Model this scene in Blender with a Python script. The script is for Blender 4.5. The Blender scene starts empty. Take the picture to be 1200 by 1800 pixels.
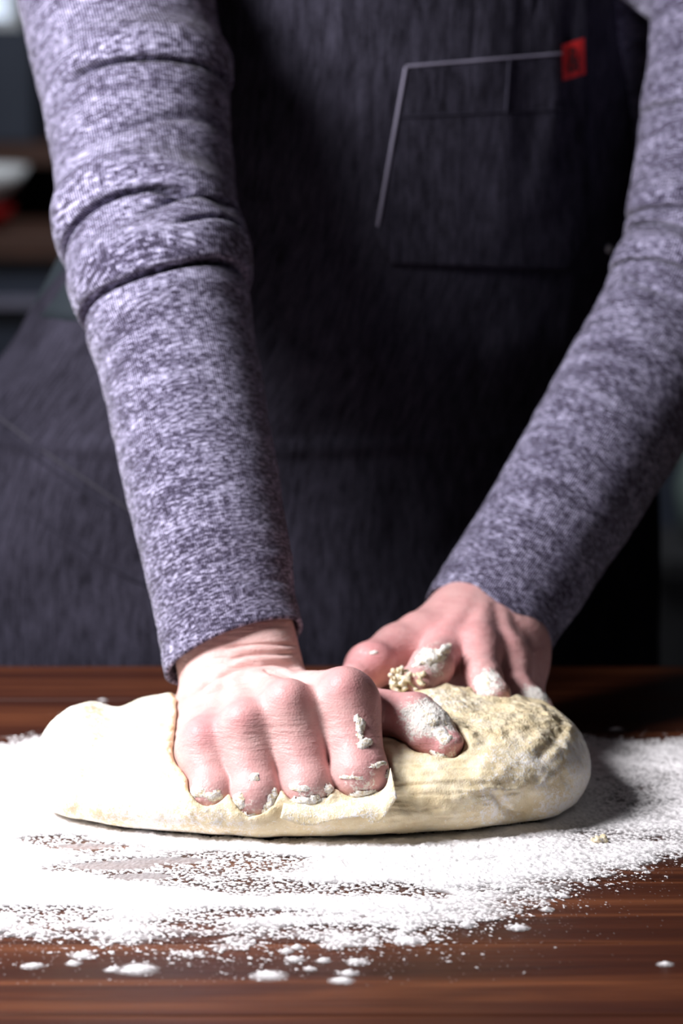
import bpy, math, random
import numpy as np
from mathutils import Vector, Matrix

# ------------------------------------------------------------------ camera, light, exposure
C = bpy.context.scene.collection
SC = bpy.context.scene
T = 0.90                                   # table top above the floor; everything below is built from the table top, z = 0
F_PX, PITCH = 4600.0, math.radians(10.0)
CAM = (0.0, -1.12, 0.335)
cd = bpy.data.cameras.new('camera'); cam = bpy.data.objects.new('camera', cd); C.objects.link(cam)
cam.location = CAM; cam.rotation_euler = (math.pi/2 - PITCH, 0, 0)
cd.sensor_fit = 'VERTICAL'; cd.sensor_height = 36.0; cd.lens = 36.0*F_PX/1800.0
cd.dof.use_dof = True; cd.dof.focus_distance = 1.085; cd.dof.aperture_fstop = 8.0
cd.clip_start = 0.05
SC.camera = cam

w = bpy.data.worlds.new('room_air'); SC.world = w; w.use_nodes = True
w.node_tree.nodes['Background'].inputs[0].default_value = (0.75, 0.82, 1.0, 1)
w.node_tree.nodes['Background'].inputs[1].default_value = 0.008

def area(name, loc, aim, sx, sy, power, col):
    l = bpy.data.lights.new(name, 'AREA'); l.shape = 'RECTANGLE'; l.size = sx; l.size_y = sy
    l.energy = power; l.color = col
    o = bpy.data.objects.new(name, l); C.objects.link(o); o.location = loc
    o.rotation_euler = (Vector(aim) - Vector(loc)).to_track_quat('-Z', 'Y').to_euler()
    return o
area('key_softbox', (-0.50, -0.14, 0.54), (-0.03, 0.04, 0.06), 0.24, 0.30, 12.8, (0.99, 0.97, 1.0))
area('room_fill', (0.5, -1.6, 1.3), (0.0, 0.0, 0.05), 1.2, 0.8, 0.9, (0.95, 0.97, 1.0))
area('added_background_fill', (-0.1, 2.4, 1.45), (-0.1, 3.5, 0.0), 0.5, 0.3, 24.0, (0.92, 0.96, 1.0))  # added fill that brightens the dim background; no known lamp hangs there

vs = SC.view_settings
SC.display_settings.display_device = 'sRGB'
vs.view_transform = 'Standard'; vs.look = 'None'; vs.exposure = 0.0; vs.gamma = 1.0; vs.use_curve_mapping = False

# ------------------------------------------------------------------ helpers
rng = np.random.RandomState(7)
CP, SP = math.cos(PITCH), math.sin(PITCH)
def at(px, py, Y):
    """point of the real place that lies at depth Y on the sight line of photo pixel (px, py)"""
    a, b = (px-600)/F_PX, (900-py)/F_PX
    d = np.array([a, CP + b*SP, -SP + b*CP])
    return np.array(CAM) + d*((Y - CAM[1])/d[1])
def sst(a, b, x):
    t = np.clip((x-a)/(b-a), 0, 1); return t*t*(3-2*t)

_LAT = rng.rand(64, 64, 64).astype(np.float32)
def vnoise(p):
    i = np.floor(p).astype(np.int64); f = (p-i).astype(np.float32); f = f*f*(3-2*f)
    x0, y0, z0 = (i[..., k] & 63 for k in range(3)); x1, y1, z1 = (x0+1) & 63, (y0+1) & 63, (z0+1) & 63
    fx, fy, fz = f[..., 0], f[..., 1], f[..., 2]
    L = _LAT
    a = L[x0, y0, z0]*(1-fx)+L[x1, y0, z0]*fx; b = L[x0, y1, z0]*(1-fx)+L[x1, y1, z0]*fx
    c = L[x0, y0, z1]*(1-fx)+L[x1, y0, z1]*fx; d = L[x0, y1, z1]*(1-fx)+L[x1, y1, z1]*fx
    return (a*(1-fy)+b*fy)*(1-fz)+(c*(1-fy)+d*fy)*fz*1.0
def fbm(p, size, octv=4, gain=0.5):
    """-1..1 noise, features of about `size` (scalar or per axis)"""
    q = np.asarray(p)/np.asarray(size); s = 0; a = 1.0; tot = 0
    for o in range(octv):
        s = s + a*(vnoise(q*2**o + 17.3*o)*2-1); tot += a; a *= gain
    return s/tot

def mesh_np(name, V, Fq, mats=(), parent=None, uv=None, attrs=None, smooth=True, matidx=None):
    V = np.asarray(V, np.float32); Fq = np.asarray(Fq, np.int32)
    me = bpy.data.meshes.new(name); n = Fq.shape[1]
    me.vertices.add(len(V)); me.vertices.foreach_set('co', V.ravel())
    me.loops.add(Fq.size); me.loops.foreach_set('vertex_index', Fq.ravel())
    me.polygons.add(len(Fq)); me.polygons.foreach_set('loop_start', np.arange(0, Fq.size, n, dtype=np.int32))
    me.polygons.foreach_set('use_smooth', np.full(len(Fq), smooth))
    if matidx is not None: me.polygons.foreach_set('material_index', np.asarray(matidx, np.int32))
    for m in mats: me.materials.append(m)
    if uv is not None:
        l = me.uv_layers.new(name='UVMap'); l.data.foreach_set('uv', np.asarray(uv, np.float32)[Fq.ravel()].ravel())
    for k, a in (attrs or {}).items():
        at_ = me.attributes.new(k, 'FLOAT', 'POINT'); at_.data.foreach_set('value', np.asarray(a, np.float32))
    me.update(calc_edges=True); me.validate()
    o = bpy.data.objects.new(name, me); C.objects.link(o)
    if parent: o.parent = parent
    return o
def tag(o, label=None, cat=None, group=None, kind=None):
    for k, v in (('label', label), ('category', cat), ('group', group), ('kind', kind)):
        if v: o[k] = v
    return o
def boxes(bl):
    V, Fs = [], []
    for (x0, x1, y0, y1, z0, z1, b) in bl:
        # box with a chamfered top edge of size b
        n = len(V)
        V += [(x0, y0, z0), (x1, y0, z0), (x1, y1, z0), (x0, y1, z0), (x0, y0, z1-b), (x1, y0, z1-b), (x1, y1, z1-b), (x0, y1, z1-b),
              (x0+b, y0+b, z1), (x1-b, y0+b, z1), (x1-b, y1-b, z1), (x0+b, y1-b, z1)]
        Fs += [[n+i for i in q] for q in ((3, 2, 1, 0), (0, 1, 5, 4), (1, 2, 6, 5), (2, 3, 7, 6), (3, 0, 4, 7), (4, 5, 9, 8), (5, 6, 10, 9), (6, 7, 11, 10), (7, 4, 8, 11), (8, 9, 10, 11))]
    return V, Fs
def lathe(prof, seg=40):
    V, Fs = [], []
    n = len(prof)
    for i in range(seg):
        a = 2*math.pi*i/seg
        for r, z in prof: V.append((r*math.cos(a), r*math.sin(a), z))
    for i in range(seg):
        j = (i+1) % seg
        for k in range(n-1): Fs.append((i*n+k, j*n+k, j*n+k+1, i*n+k+1))
    return V, Fs
def tube(P, r, seg=6):
    P = np.asarray(P, float); n = len(P); r = np.broadcast_to(r, n)
    tan = np.gradient(P, axis=0); tan /= np.linalg.norm(tan, axis=1)[:, None]
    ref = np.array([0.13, -0.9, 0.31]); a = np.cross(tan, ref); a /= np.linalg.norm(a, axis=1)[:, None]; b = np.cross(tan, a)
    th = np.arange(seg)*2*math.pi/seg
    V = P[:, None]+r[:, None, None]*(np.cos(th)[None, :, None]*a[:, None]+np.sin(th)[None, :, None]*b[:, None])
    V = V.reshape(-1, 3); Fs = []
    for i in range(n-1):
        for k in range(seg):
            l = (k+1) % seg; Fs.append((i*seg+k, i*seg+l, (i+1)*seg+l, (i+1)*seg+k))
    return V, np.array(Fs)
def spline(P, n):
    """Catmull-Rom through rows of P, n samples"""
    P = np.asarray(P, float); m = len(P)
    t = np.linspace(0, m-1, n); i = np.clip(np.floor(t).astype(int), 0, m-2); u = (t-i)[:, None]
    g = lambda k: P[np.clip(k, 0, m-1)]
    p0, p1, p2, p3 = g(i-1), g(i), g(i+1), g(i+2)
    return 0.5*(2*p1+(p2-p0)*u+(2*p0-5*p1+4*p2-p3)*u*u+(3*p1-p0-3*p2+p3)*u**3)
def grid_faces(a, b, wrap=False):
    """quads of an a x b vertex grid (row-major); wrap joins the last column to the first"""
    i = np.arange(a-1)[:, None]; j = np.arange(b if wrap else b-1)[None, :]; k = (j+1) % b
    return np.stack([i*b+j, i*b+k, (i+1)*b+k, (i+1)*b+j], -1).reshape(-1, 4)

# --- signed distance grids
class Field:
    def __init__(s, lo, hi, h, fill=0.05):
        s.h = h; s.i0 = np.floor(np.array(lo)/h).astype(int); i1 = np.ceil(np.array(hi)/h).astype(int)
        s.n = i1-s.i0+1; s.o = s.i0*h; s.D = np.full(s.n, fill, np.float32)
    def like(s, fill=0.05):
        f = Field.__new__(Field); f.h, f.i0, f.n, f.o = s.h, s.i0, s.n, s.o; f.D = np.full(s.n, fill, np.float32); return f
    def win(s, lo, hi):
        a = np.clip(np.floor((lo-s.o)/s.h).astype(int), 0, s.n); b = np.clip(np.ceil((hi-s.o)/s.h).astype(int)+1, 0, s.n)
        sl = tuple(slice(x, y) for x, y in zip(a, b))
        ax = [np.arange(x, y, dtype=np.float32)*s.h+s.o[k] for k, (x, y) in enumerate(zip(a, b))]
        return sl, ax[0][:, None, None], ax[1][None, :, None], ax[2][None, None, :]
    def put(s, sl, d, k, sub=False):
        A = s.D[sl]
        if sub: A, d = -A, d
        hh = np.maximum(k-np.abs(A-d), 0)/max(k, 1e-6)
        r = np.minimum(A, d)-hh*hh*k*0.25
        s.D[sl] = -r if sub else r
    def cap(s, a, b, ra, rb, k=0.004, sub=False, pad=0.008):
        a, b = np.asarray(a, float), np.asarray(b, float); r = max(ra, rb)+k+pad
        sl, X, Y, Z = s.win(np.minimum(a, b)-r, np.maximum(a, b)+r)
        ab = (b-a); L2 = max(float(ab@ab), 1e-9)
        t = np.clip(((X-a[0])*ab[0]+(Y-a[1])*ab[1]+(Z-a[2])*ab[2])/L2, 0, 1)
        d = np.sqrt((X-a[0]-t*ab[0])**2+(Y-a[1]-t*ab[1])**2+(Z-a[2]-t*ab[2])**2)-(ra+(rb-ra)*t)
        s.put(sl, d.astype(np.float32), k, sub)
    def ell(s, c, r, k=0.004, rot=None, sub=False, pad=0.01):
        c = np.asarray(c, float); r = np.asarray(r, float); R = np.array(rot) if rot is not None else np.eye(3)
        m = r.max()+k+pad; sl, X, Y, Z = s.win(c-m, c+m)
        q = [(R[0][i]*(X-c[0])+R[1][i]*(Y-c[1])+R[2][i]*(Z-c[2])) for i in range(3)]
        k0 = np.sqrt(sum((q[i]/r[i])**2 for i in range(3))); k1 = np.sqrt(sum((q[i]/r[i]**2)**2 for i in range(3)))
        d = k0*(k0-1)/np.maximum(k1, 1e-6)
        s.put(sl, d.astype(np.float32), k, sub)
    def merge(s, f, k):
        hh = np.maximum(k-np.abs(s.D-f.D), 0)/max(k, 1e-6); s.D = np.minimum(s.D, f.D)-hh*hh*k*0.25
    def sample(s, P):
        """trilinear lookup, large outside"""
        q = (np.asarray(P)-s.o)/s.h; i = np.floor(q).astype(int); ok = ((i >= 0) & (i < s.n-1)).all(-1)
        i = np.clip(i, 0, s.n-2); f = np.clip(q-i, 0, 1); r = 0
        for dx in (0, 1):
            for dy in (0, 1):
                for dz in (0, 1):
                    r = r + s.D[i[..., 0]+dx, i[..., 1]+dy, i[..., 2]+dz]*(f[..., 0] if dx else 1-f[..., 0])*(f[..., 1] if dy else 1-f[..., 1])*(f[..., 2] if dz else 1-f[..., 2])
        return np.where(ok, r, 0.05)
    def surface(s):
        D = s.D; S = D < 0; nx, ny, nz = S.shape
        cnt = np.zeros((nx-1, ny-1, nz-1), np.int8)
        for dx in (0, 1):
            for dy in (0, 1):
                for dz in (0, 1): cnt += S[dx:nx-1+dx, dy:ny-1+dy, dz:nz-1+dz]
        I = np.argwhere((cnt > 0) & (cnt < 8)); ids = np.full(cnt.shape, -1, np.int32); ids[tuple(I.T)] = np.arange(len(I))
        acc = np.zeros((len(I), 3)); c = np.zeros(len(I))
        cor = [(x, y, z) for x in (0, 1) for y in (0, 1) for z in (0, 1)]
        for p in cor:
            for q in cor:
                if sum(abs(u-v) for u, v in zip(p, q)) != 1 or p > q: continue
                p_, q_ = np.array(p), np.array(q)
                d1 = D[tuple((I+p_).T)]; d2 = D[tuple((I+q_).T)]; m = (d1 < 0) != (d2 < 0)
                t = (d1[m]/(d1[m]-d2[m]))[:, None]; acc[m] += p_+t*(q_-p_); c[m] += 1
        V = s.o+s.h*(I+acc/c[:, None]); Q = []
        for ax in range(3):
            u, v = [(1, 2), (2, 0), (0, 1)][ax]
            a = [slice(None)]*3; b = [slice(None)]*3; a[ax] = slice(0, -1); b[ax] = slice(1, None)
            E = np.argwhere(S[tuple(a)] != S[tuple(b)])
            E = E[(E[:, u] > 0) & (E[:, v] > 0) & (E[:, u] < S.shape[u]-1) & (E[:, v] < S.shape[v]-1)]
            inside = S[tuple(E.T)]
            def cell(du, dv):
                e = E.copy(); e[:, u] += du; e[:, v] += dv; return ids[tuple(e.T)]
            q = np.stack([cell(-1, -1), cell(0, -1), cell(0, 0), cell(-1, 0)], 1)
            q[~inside] = q[~inside][:, ::-1]; Q.append(q)
        return V, np.concatenate(Q)
def vnormals(V, Q):
    n = np.cross(V[Q[:, 2]]-V[Q[:, 0]], V[Q[:, 3]]-V[Q[:, 1]]); N = np.zeros_like(V)
    for k in range(4):
        for a in range(3): N[:, a] += np.bincount(Q[:, k], n[:, a], len(V))
    return N/np.maximum(np.linalg.norm(N, axis=1), 1e-12)[:, None]
def relax(V, Q, it=1, f=0.5):
    for _ in range(it):
        A = np.zeros_like(V); c = np.zeros(len(V))
        for k in range(4):
            for m in ((k+1) % 4, (k+3) % 4):
                for a in range(3): A[:, a] += np.bincount(Q[:, k], V[Q[:, m], a], len(V))
                c += np.bincount(Q[:, k], minlength=len(V))
        V = V*(1-f)+f*A/np.maximum(c, 1)[:, None]
    return V
def blob(P, c, r):
    """soft spot weight 0..1 of points P around c, radius r (scalar or per axis)"""
    return np.exp(-(((P-np.asarray(c))/np.asarray(r))**2).sum(-1))

# ------------------------------------------------------------------ materials
class NT:
    def __init__(s, name):
        s.m = bpy.data.materials.new(name); s.m.use_nodes = True; s.t = s.m.node_tree; s.b = s.t.nodes['Principled BSDF']; s.out = s.t.nodes['Material Output']
    def n(s, typ, ins=None, **kw):
        nd = s.t.nodes.new(typ)
        for k, v in kw.items(): setattr(nd, k, v)
        for k, v in (ins or {}).items():
            if isinstance(v, bpy.types.NodeSocket): s.t.links.new(v, nd.inputs[k])
            else: nd.inputs[k].default_value = v
        return nd
    def set(s, **kw):
        for k, v in kw.items():
            k = k.replace('_', ' ')
            if isinstance(v, bpy.types.NodeSocket): s.t.links.new(v, s.b.inputs[k])
            else: s.b.inputs[k].default_value = v
        return s.m
    def math(s, op, a, b=0.5, c=0.5): return s.n('ShaderNodeMath', {0: a, 1: b, 2: c}, operation=op).outputs[0]
    def mix(s, f, a, b, blend='MIX'):
        nd = s.n('ShaderNodeMix', {0: f, 6: a, 7: b}, data_type='RGBA', blend_type=blend); return nd.outputs[2]
    def ramp(s, f, stops):
        nd = s.n('ShaderNodeValToRGB', {0: f}); cr = nd.color_ramp
        while len(cr.elements) < len(stops): cr.elements.new(0.5)
        for e, (p, c) in zip(cr.elements, stops): e.position = p; e.color = c if len(c) == 4 else (*c, 1)
        return nd.outputs[0]
    def noise(s, vec, scale, detail=3, rough=0.5, dist=0.0):
        return s.n('ShaderNodeTexNoise', {'Vector': vec, 'Scale': scale, 'Detail': detail, 'Roughness': rough, 'Distortion': dist}).outputs[0]
    def obj(s, sc=(1, 1, 1), src='Object'):
        tc = s.n('ShaderNodeTexCoord').outputs[src]
        return s.n('ShaderNodeMapping', {'Vector': tc, 'Scale': sc}).outputs[0]
    def attr(s, nm): return s.n('ShaderNodeAttribute', attribute_name=nm).outputs['Fac']
    def bump(s, hgt, dist, strength=1.0, prev=None):
        ins = {'Height': hgt, 'Distance': dist, 'Strength': strength}
        if prev is not None: ins['Normal'] = prev
        return s.n('ShaderNodeBump', ins).outputs[0]
def srgb(r, g, b):
    f = lambda c: (c/255/12.92 if c <= 10 else ((c/255+0.055)/1.055)**2.4)
    return (f(r), f(g), f(b), 1.0)
def plain(name, col, rough=0.6, metal=0.0, mott=0.15, scale=30):
    t = NT(name); nz = t.noise(t.obj(), scale, 4)
    lo = tuple(c*(1-mott) for c in col[:3])+(1,); hi = tuple(min(1, c*(1+mott)) for c in col[:3])+(1,)
    return t.set(Base_Color=t.mix(nz, lo, hi), Roughness=rough, Metallic=metal)

def wood_mat():
    t = NT('dark_oiled_wood')
    rnd = t.n('ShaderNodeObjectInfo').outputs['Random']
    v = t.obj((1, 1, 1)); off = t.n('ShaderNodeCombineXYZ', {0: t.math('MULTIPLY', rnd, 31.0), 1: t.math('MULTIPLY', rnd, 7.0)}).outputs[0]
    v = t.n('ShaderNodeVectorMath', {0: v, 1: off}, operation='ADD').outputs[0]
    g1 = t.noise(t.n('ShaderNodeMapping', {'Vector': v, 'Scale': (1.6, 34, 34)}).outputs[0], 1.6, 6, 0.6, 0.6)
    g2 = t.noise(t.n('ShaderNodeMapping', {'Vector': v, 'Scale': (9, 420, 420)}).outputs[0], 1.0, 3, 0.6)
    col = t.ramp(g1, [(0.30, srgb(38, 17, 9)), (0.5, srgb(80, 40, 21)), (0.72, srgb(140, 82, 48))])
    col = t.mix(t.math('MULTIPLY', g2, 0.55), col, srgb(40, 18, 9))
    col = t.mix(t.math('MULTIPLY', rnd, 0.45), col, srgb(66, 30, 16))
    return t.set(Base_Color=col, Roughness=t.math('MULTIPLY_ADD', g1, 0.25, 0.26), Normal=t.bump(g2, 0.0004, 0.5), Specular_IOR_Level=0.4)
def skin_mat():
    t = NT('skin')
    red = t.attr('red'); fl = t.attr('flour')
    v = t.obj()
    n1 = t.noise(v, 140, 4, 0.6); n2 = t.noise(v, 900, 3, 0.6)
    col = t.ramp(n1, [(0.3, srgb(208, 165, 160)), (0.7, srgb(221, 186, 180))])
    col = t.mix(t.math('MULTIPLY', red, 0.8), col, srgb(192, 104, 114))
    # flour sticking in patches
    f = t.math('ADD', fl, t.math('MULTIPLY_ADD', n2, 0.9, -0.45)); f = t.math('ADD', f, t.math('MULTIPLY_ADD', n1, 0.9, -0.45))
    fm = t.ramp(f, [(0.42, (0, 0, 0)), (0.62, (1, 1, 1))])
    col = t.mix(fm, col, srgb(244, 238, 230))
    wr = t.noise(t.obj((55, 260, 620)), 1.0, 3, 0.6)
    cell = t.n('ShaderNodeTexVoronoi', {'Vector': v, 'Scale': 950.0}).outputs[0]
    b = t.bump(wr, 0.0011, t.math('MULTIPLY_ADD', t.attr('wrinkle'), 0.9, 0.12)); b = t.bump(cell, 0.0005, 0.22, b)
    b = t.bump(n2, 0.0012, t.math('MULTIPLY', fm, 0.9), b)
    return t.set(Base_Color=col, Roughness=t.math('MULTIPLY_ADD', fm, 0.4, 0.5), Subsurface_Weight=0.12, Subsurface_Radius=(0.006, 0.003, 0.002), Subsurface_Scale=0.5, Normal=b, Specular_IOR_Level=0.4)
def dough_mat():
    t = NT('raw_dough')
    v = t.obj(); fl = t.attr('flour'); rg = t.attr('rough')
    n1 = t.noise(v, 90, 5, 0.65); n2 = t.noise(v, 420, 4, 0.65); n3 = t.noise(v, 1500, 2, 0.5)
    col = t.ramp(n1, [(0.3, srgb(220, 199, 156)), (0.5, srgb(233, 217, 181)), (0.7, srgb(242, 231, 206))])
    f = t.math('ADD', fl, t.math('MULTIPLY_ADD', n2, 1.5, -0.75)); f = t.math('ADD', f, t.math('MULTIPLY_ADD', n3, 1.2, -0.6))
    fm = t.ramp(f, [(0.4, (0, 0, 0)), (0.65, (1, 1, 1))])
    col = t.mix(fm, col, srgb(246, 242, 236))
    b = t.bump(n2, 0.003, t.math('MULTIPLY_ADD', rg, 0.5, 0.12)); b = t.bump(n3, 0.0008, 0.3, b)
    return t.set(Base_Color=col, Roughness=t.math('MULTIPLY_ADD', fm, 0.4, 0.45), Subsurface_Weight=0.12, Subsurface_Radius=(0.006, 0.004, 0.002), Subsurface_Scale=0.5, Normal=b, Specular_IOR_Level=0.3)
def flour_mat():
    t = NT('wheat_flour')
    a = t.attr('cover'); v = t.obj()
    n = t.noise(v, 1300, 2, 0.6); n2 = t.noise(t.obj((120, 420, 420)), 1.0, 4, 0.6)
    f = t.math('ADD', a, t.math('MULTIPLY_ADD', n, 0.7, -0.35)); f = t.math('ADD', f, t.math('MULTIPLY_ADD', n2, 0.6, -0.3))
    fm = t.ramp(f, [(0.06, (0, 0, 0)), (0.9, (1, 1, 1))])
    fm = t.mix(t.attr('wet'), fm, (0.30, 0.30, 0.30, 1))
    t.set(Base_Color=srgb(240, 237, 238), Roughness=0.9, Specular_IOR_Level=0.1, Normal=t.bump(n, 0.0006, 0.25))
    tr = t.n('ShaderNodeBsdfTransparent')
    mx = t.n('ShaderNodeMixShader', {0: fm, 1: tr.outputs[0], 2: t.b.outputs[0]})
    t.t.links.new(mx.outputs[0], t.out.inputs[0]); return t.m
def knit_mat():
    t = NT('heather_knit')
    tc = t.n('ShaderNodeTexCoord').outputs['UV']
    mp = lambda s: t.n('ShaderNodeMapping', {'Vector': tc, 'Scale': s}).outputs[0]
    fleck = t.noise(mp((230, 1050, 1)), 1.0, 3, 0.66, 0.15)
    fine = t.noise(mp((900, 900, 1)), 1.0, 2, 0.5)
    band = t.noise(mp((26, 120, 1)), 1.0, 3, 0.6)
    rib = t.n('ShaderNodeTexWave', {'Vector': mp((1, 1, 1)), 'Scale': 250.0, 'Distortion': 0.5, 'Detail': 1.0, 'Detail Scale': 40.0}, wave_type='BANDS', bands_direction='X').outputs[1]
    f = t.math('ADD', t.math('MULTIPLY', fleck, 0.95), t.math('MULTIPLY', band, 0.34)); f = t.math('ADD', f, t.math('MULTIPLY', fine, 0.22)); f = t.math('ADD', f, t.math('MULTIPLY_ADD', rib, 0.20, -0.06))
    col = t.ramp(t.math('MULTIPLY', f, 0.62), [(0.46, srgb(50, 45, 62)), (0.52, srgb(78, 71, 94)), (0.555, srgb(166, 161, 192)), (0.61, srgb(206, 203, 230))])
    b = t.bump(rib, 0.0006, 0.5); b = t.bump(fleck, 0.0012, 0.4, b)
    return t.set(Base_Color=col, Roughness=0.95, Specular_IOR_Level=0.1, Sheen_Weight=0.15, Normal=b)
def denim_mat(name, dk, lt):
    t = NT(name)
    tc = t.n('ShaderNodeTexCoord').outputs['UV']
    mp = lambda s: t.n('ShaderNodeMapping', {'Vector': tc, 'Scale': s}).outputs[0]
    slub = t.noise(mp((420, 60, 1)), 1.0, 4, 0.65); wf = t.noise(mp((500, 900, 1)), 1.0, 2, 0.5); big = t.noise(mp((16, 12, 1)), 1.0, 3, 0.6)
    f = t.math('ADD', t.math('MULTIPLY', slub, 0.5), t.math('MULTIPLY', wf, 0.25)); f = t.math('ADD', f, t.math('MULTIPLY', big, 0.25))
    return t.set(Base_Color=t.ramp(f, [(0.36, dk), (0.66, lt)]), Roughness=0.95, Specular_IOR_Level=0.05, Sheen_Weight=0.0, Normal=t.bump(slub, 0.0008, 0.5))

M_WOOD, M_SKIN, M_DOUGH, M_FLOUR, M_KNIT = wood_mat(), skin_mat(), dough_mat(), flour_mat(), knit_mat()
M_DENIM = denim_mat('black_denim', srgb(10, 9, 13), srgb(68, 66, 80))
M_THREAD = plain('grey_thread', srgb(120, 116, 134), 0.8)
M_RED = plain('red_woven_label', srgb(205, 24, 22), 0.7)
M_BLACK = plain('black_print', srgb(22, 8, 8), 0.7)
M_SEAM = plain('faded_seam_thread', srgb(50, 48, 58), 0.85)
M_TIE = plain('dark_teal_webbing', srgb(24, 34, 42), 0.8)
M_TROUSER = plain('black_trouser_cloth', srgb(24, 24, 28), 0.9)
M_HAIR = plain('brown_hair', srgb(58, 38, 26), 0.5)
M_NAVY = plain('slate_paint', srgb(46, 52, 66), 0.5)
M_WALL = plain('charcoal_wall', srgb(30, 30, 36), 0.8)
M_FLOOR = plain('dark_floor', srgb(34, 28, 26), 0.6)
M_WHITE = plain('white_glaze', srgb(222, 224, 228), 0.25)
M_REDG = plain('red_glaze', srgb(112, 14, 14), 0.3)
M_SAGE = plain('grey_green_glaze', srgb(112, 128, 122), 0.35)
M_SHELF = plain('brown_shelf_wood', srgb(70, 44, 34), 0.6)
M_GLASS = NT('frosted_pane'); M_GLASS.set(Base_Color=(0.8, 0.87, 0.95, 1), Roughness=0.5)
M_GLASS.b.inputs['Emission Color'].default_value = (0.72, 0.82, 1.0, 1); M_GLASS.b.inputs['Emission Strength'].default_value = 0.75
M_GLASS = M_GLASS.m

# ------------------------------------------------------------------ the setting
def slab(name, b, m, parent=None, bev=0.0):
    V, Fs = boxes([tuple(b)+(bev,)]); return mesh_np(name, V, Fs, [m], parent, smooth=False)
tag(slab('floor', (-3.2, 3.2, -2.6, 4.6, -T-0.1, -T), M_FLOOR), kind='structure')
tag(slab('wall_back', (-3.2, 3.2, 4.4, 4.5, -T, 1.7), M_WALL), kind='structure')
tag(slab('wall_right', (3.1, 3.2, -2.6, 4.4, -T, 1.7), M_WALL), kind='structure')

# table: planks along X
table = bpy.data.objects.new('table', None); C.objects.link(table)
tag(table, 'dark oiled wooden plank table dusted with white flour under the dough', 'table')
Y1 = 0.29; pw = 0.076
for i in range(11):
    y1 = Y1-i*pw
    V, Fs = boxes([(-0.95, 0.95, y1-pw+0.0003, y1-0.0003, -0.038, 0.0-0.0002*(i % 2), 0.0007)])
    p = mesh_np('plank', V, Fs, [M_WOOD], table, smooth=False)
YN = Y1-11*pw
for (x0, x1, y0, y1) in ((-0.88, 0.88, Y1-0.07, Y1-0.045), (-0.88, 0.88, YN+0.045, YN+0.07), (-0.88, -0.855, YN+0.07, Y1-0.07), (0.855, 0.88, YN+0.07, Y1-0.07)):
    slab('apron_rail', (x0, x1, y0, y1, -0.13, -0.038), M_WOOD, table)
for x in (-0.84, 0.84):
    for y in (YN+0.1, Y1-0.1):
        slab('leg', (x-0.035, x+0.035, y-0.035, y+0.035, -T, -0.038), M_WOOD, table)

# ------------------------------------------------------------------ hands (distance fields)
H = 0.0008
def limb(f, P, R, k=0.003):
    for i in range(len(P)-1): f.cap(P[i], P[i+1], R[i], R[i+1], k)
def toward(a, b, t): return np.asarray(a)*(1-t)+np.asarray(b)*t
def unit(v): v = np.asarray(v, float); return v/np.linalg.norm(v)

# arm centre lines (cuff to shoulder) and sleeve radii
lc = [(412, 1144, 0.0638, 0.0335), (398, 1070, 0.077, 0.0335), (375, 950, 0.098, 0.0355), (344, 800, 0.126, 0.0376), (318, 660, 0.152, 0.0392), (296, 560, 0.172, 0.0410), (278, 470, 0.192, 0.0440), (263, 390, 0.210, 0.0452), (250, 270, 0.235, 0.0465), (232, 140, 0.262, 0.0485), (204, 0, 0.294, 0.0520), (190, -130, 0.33, 0.056), (205, -230, 0.36, 0.060)]
rc = [(852, 1106, 0.140, 0.0330), (890, 1045, 0.155, 0.0340), (972, 918, 0.186, 0.0355), (1078, 745, 0.229, 0.0390), (1150, 630, 0.258, 0.0415), (1205, 540, 0.280, 0.0440), (1242, 450, 0.295, 0.0455), (1262, 340, 0.310, 0.0470), (1288, 180, 0.332, 0.0490), (1308, 0, 0.355, 0.0520), (1318, -120, 0.372, 0.056), (1300, -220, 0.385, 0.058)]
LARM = np.array([tuple(at(*q[:3]))+(q[3],) for q in lc]); RARM = np.array([tuple(at(*q[:3]))+(q[3],) for q in rc])
# -- hand that presses at the front (the person's right)
RW = at(428, 1203, 0.055); RE = np.array([-0.091, 0.20, 0.225])
rax = unit(RE-RW); rdor = unit(np.array([-0.085, -0.717, 0.56])); rwid = unit(np.cross(rax, rdor))
if rwid[0] < 0: rwid = -rwid
A = Field((-0.090, -0.070, -0.006), (0.062, 0.125, 0.135), H)
for s_ in (-0.0100, 0.0, 0.0100):                               # forearm and wrist, an oval
    A.cap(RW+rwid*s_, LARM[2][:3]+rwid*s_*0.9, 0.0182, 0.0178, 0.006)
rm = {'index': at(607, 1238, -0.012), 'middle': at(507, 1256, -0.016), 'ring': at(432, 1290, -0.018), 'pinky': at(360, 1318, -0.014)}
rp = {'index': at(633, 1358, -0.033), 'middle': at(541, 1384, -0.035), 'ring': at(450, 1398, -0.036), 'pinky': at(374, 1392, -0.032)}
rr = {'index': (0.0132, 0.0119, 0.0119), 'middle': (0.0122, 0.0113, 0.0108), 'ring': (0.0116, 0.0109, 0.0107), 'pinky': (0.0108, 0.0099, 0.0098)}
base = {'index': 0.0145, 'middle': 0.005, 'ring': -0.005, 'pinky': -0.0145}
for k in rm:
    b = RW+rwid*base[k]+np.array([0, -0.008, -0.005 if k != 'index' else -0.008])
    A.cap(b, rm[k], 0.0136 if k != 'index' else 0.0122, rr[k][0], 0.006)
    A.cap(b+[0, 0, -0.008], rm[k]+[0, 0.012, -0.012], 0.015, 0.012, 0.010)       # palm side
A.cap(RW+rwid*-0.012+[0, 0, -0.012], rm['pinky']+[0, 0.018, -0.010], 0.0145, 0.0120, 0.010)
A.cap(RW+rwid*0.012+[0, 0, -0.014], at(605, 1268, 0.022), 0.0140, 0.0130, 0.010)
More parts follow.
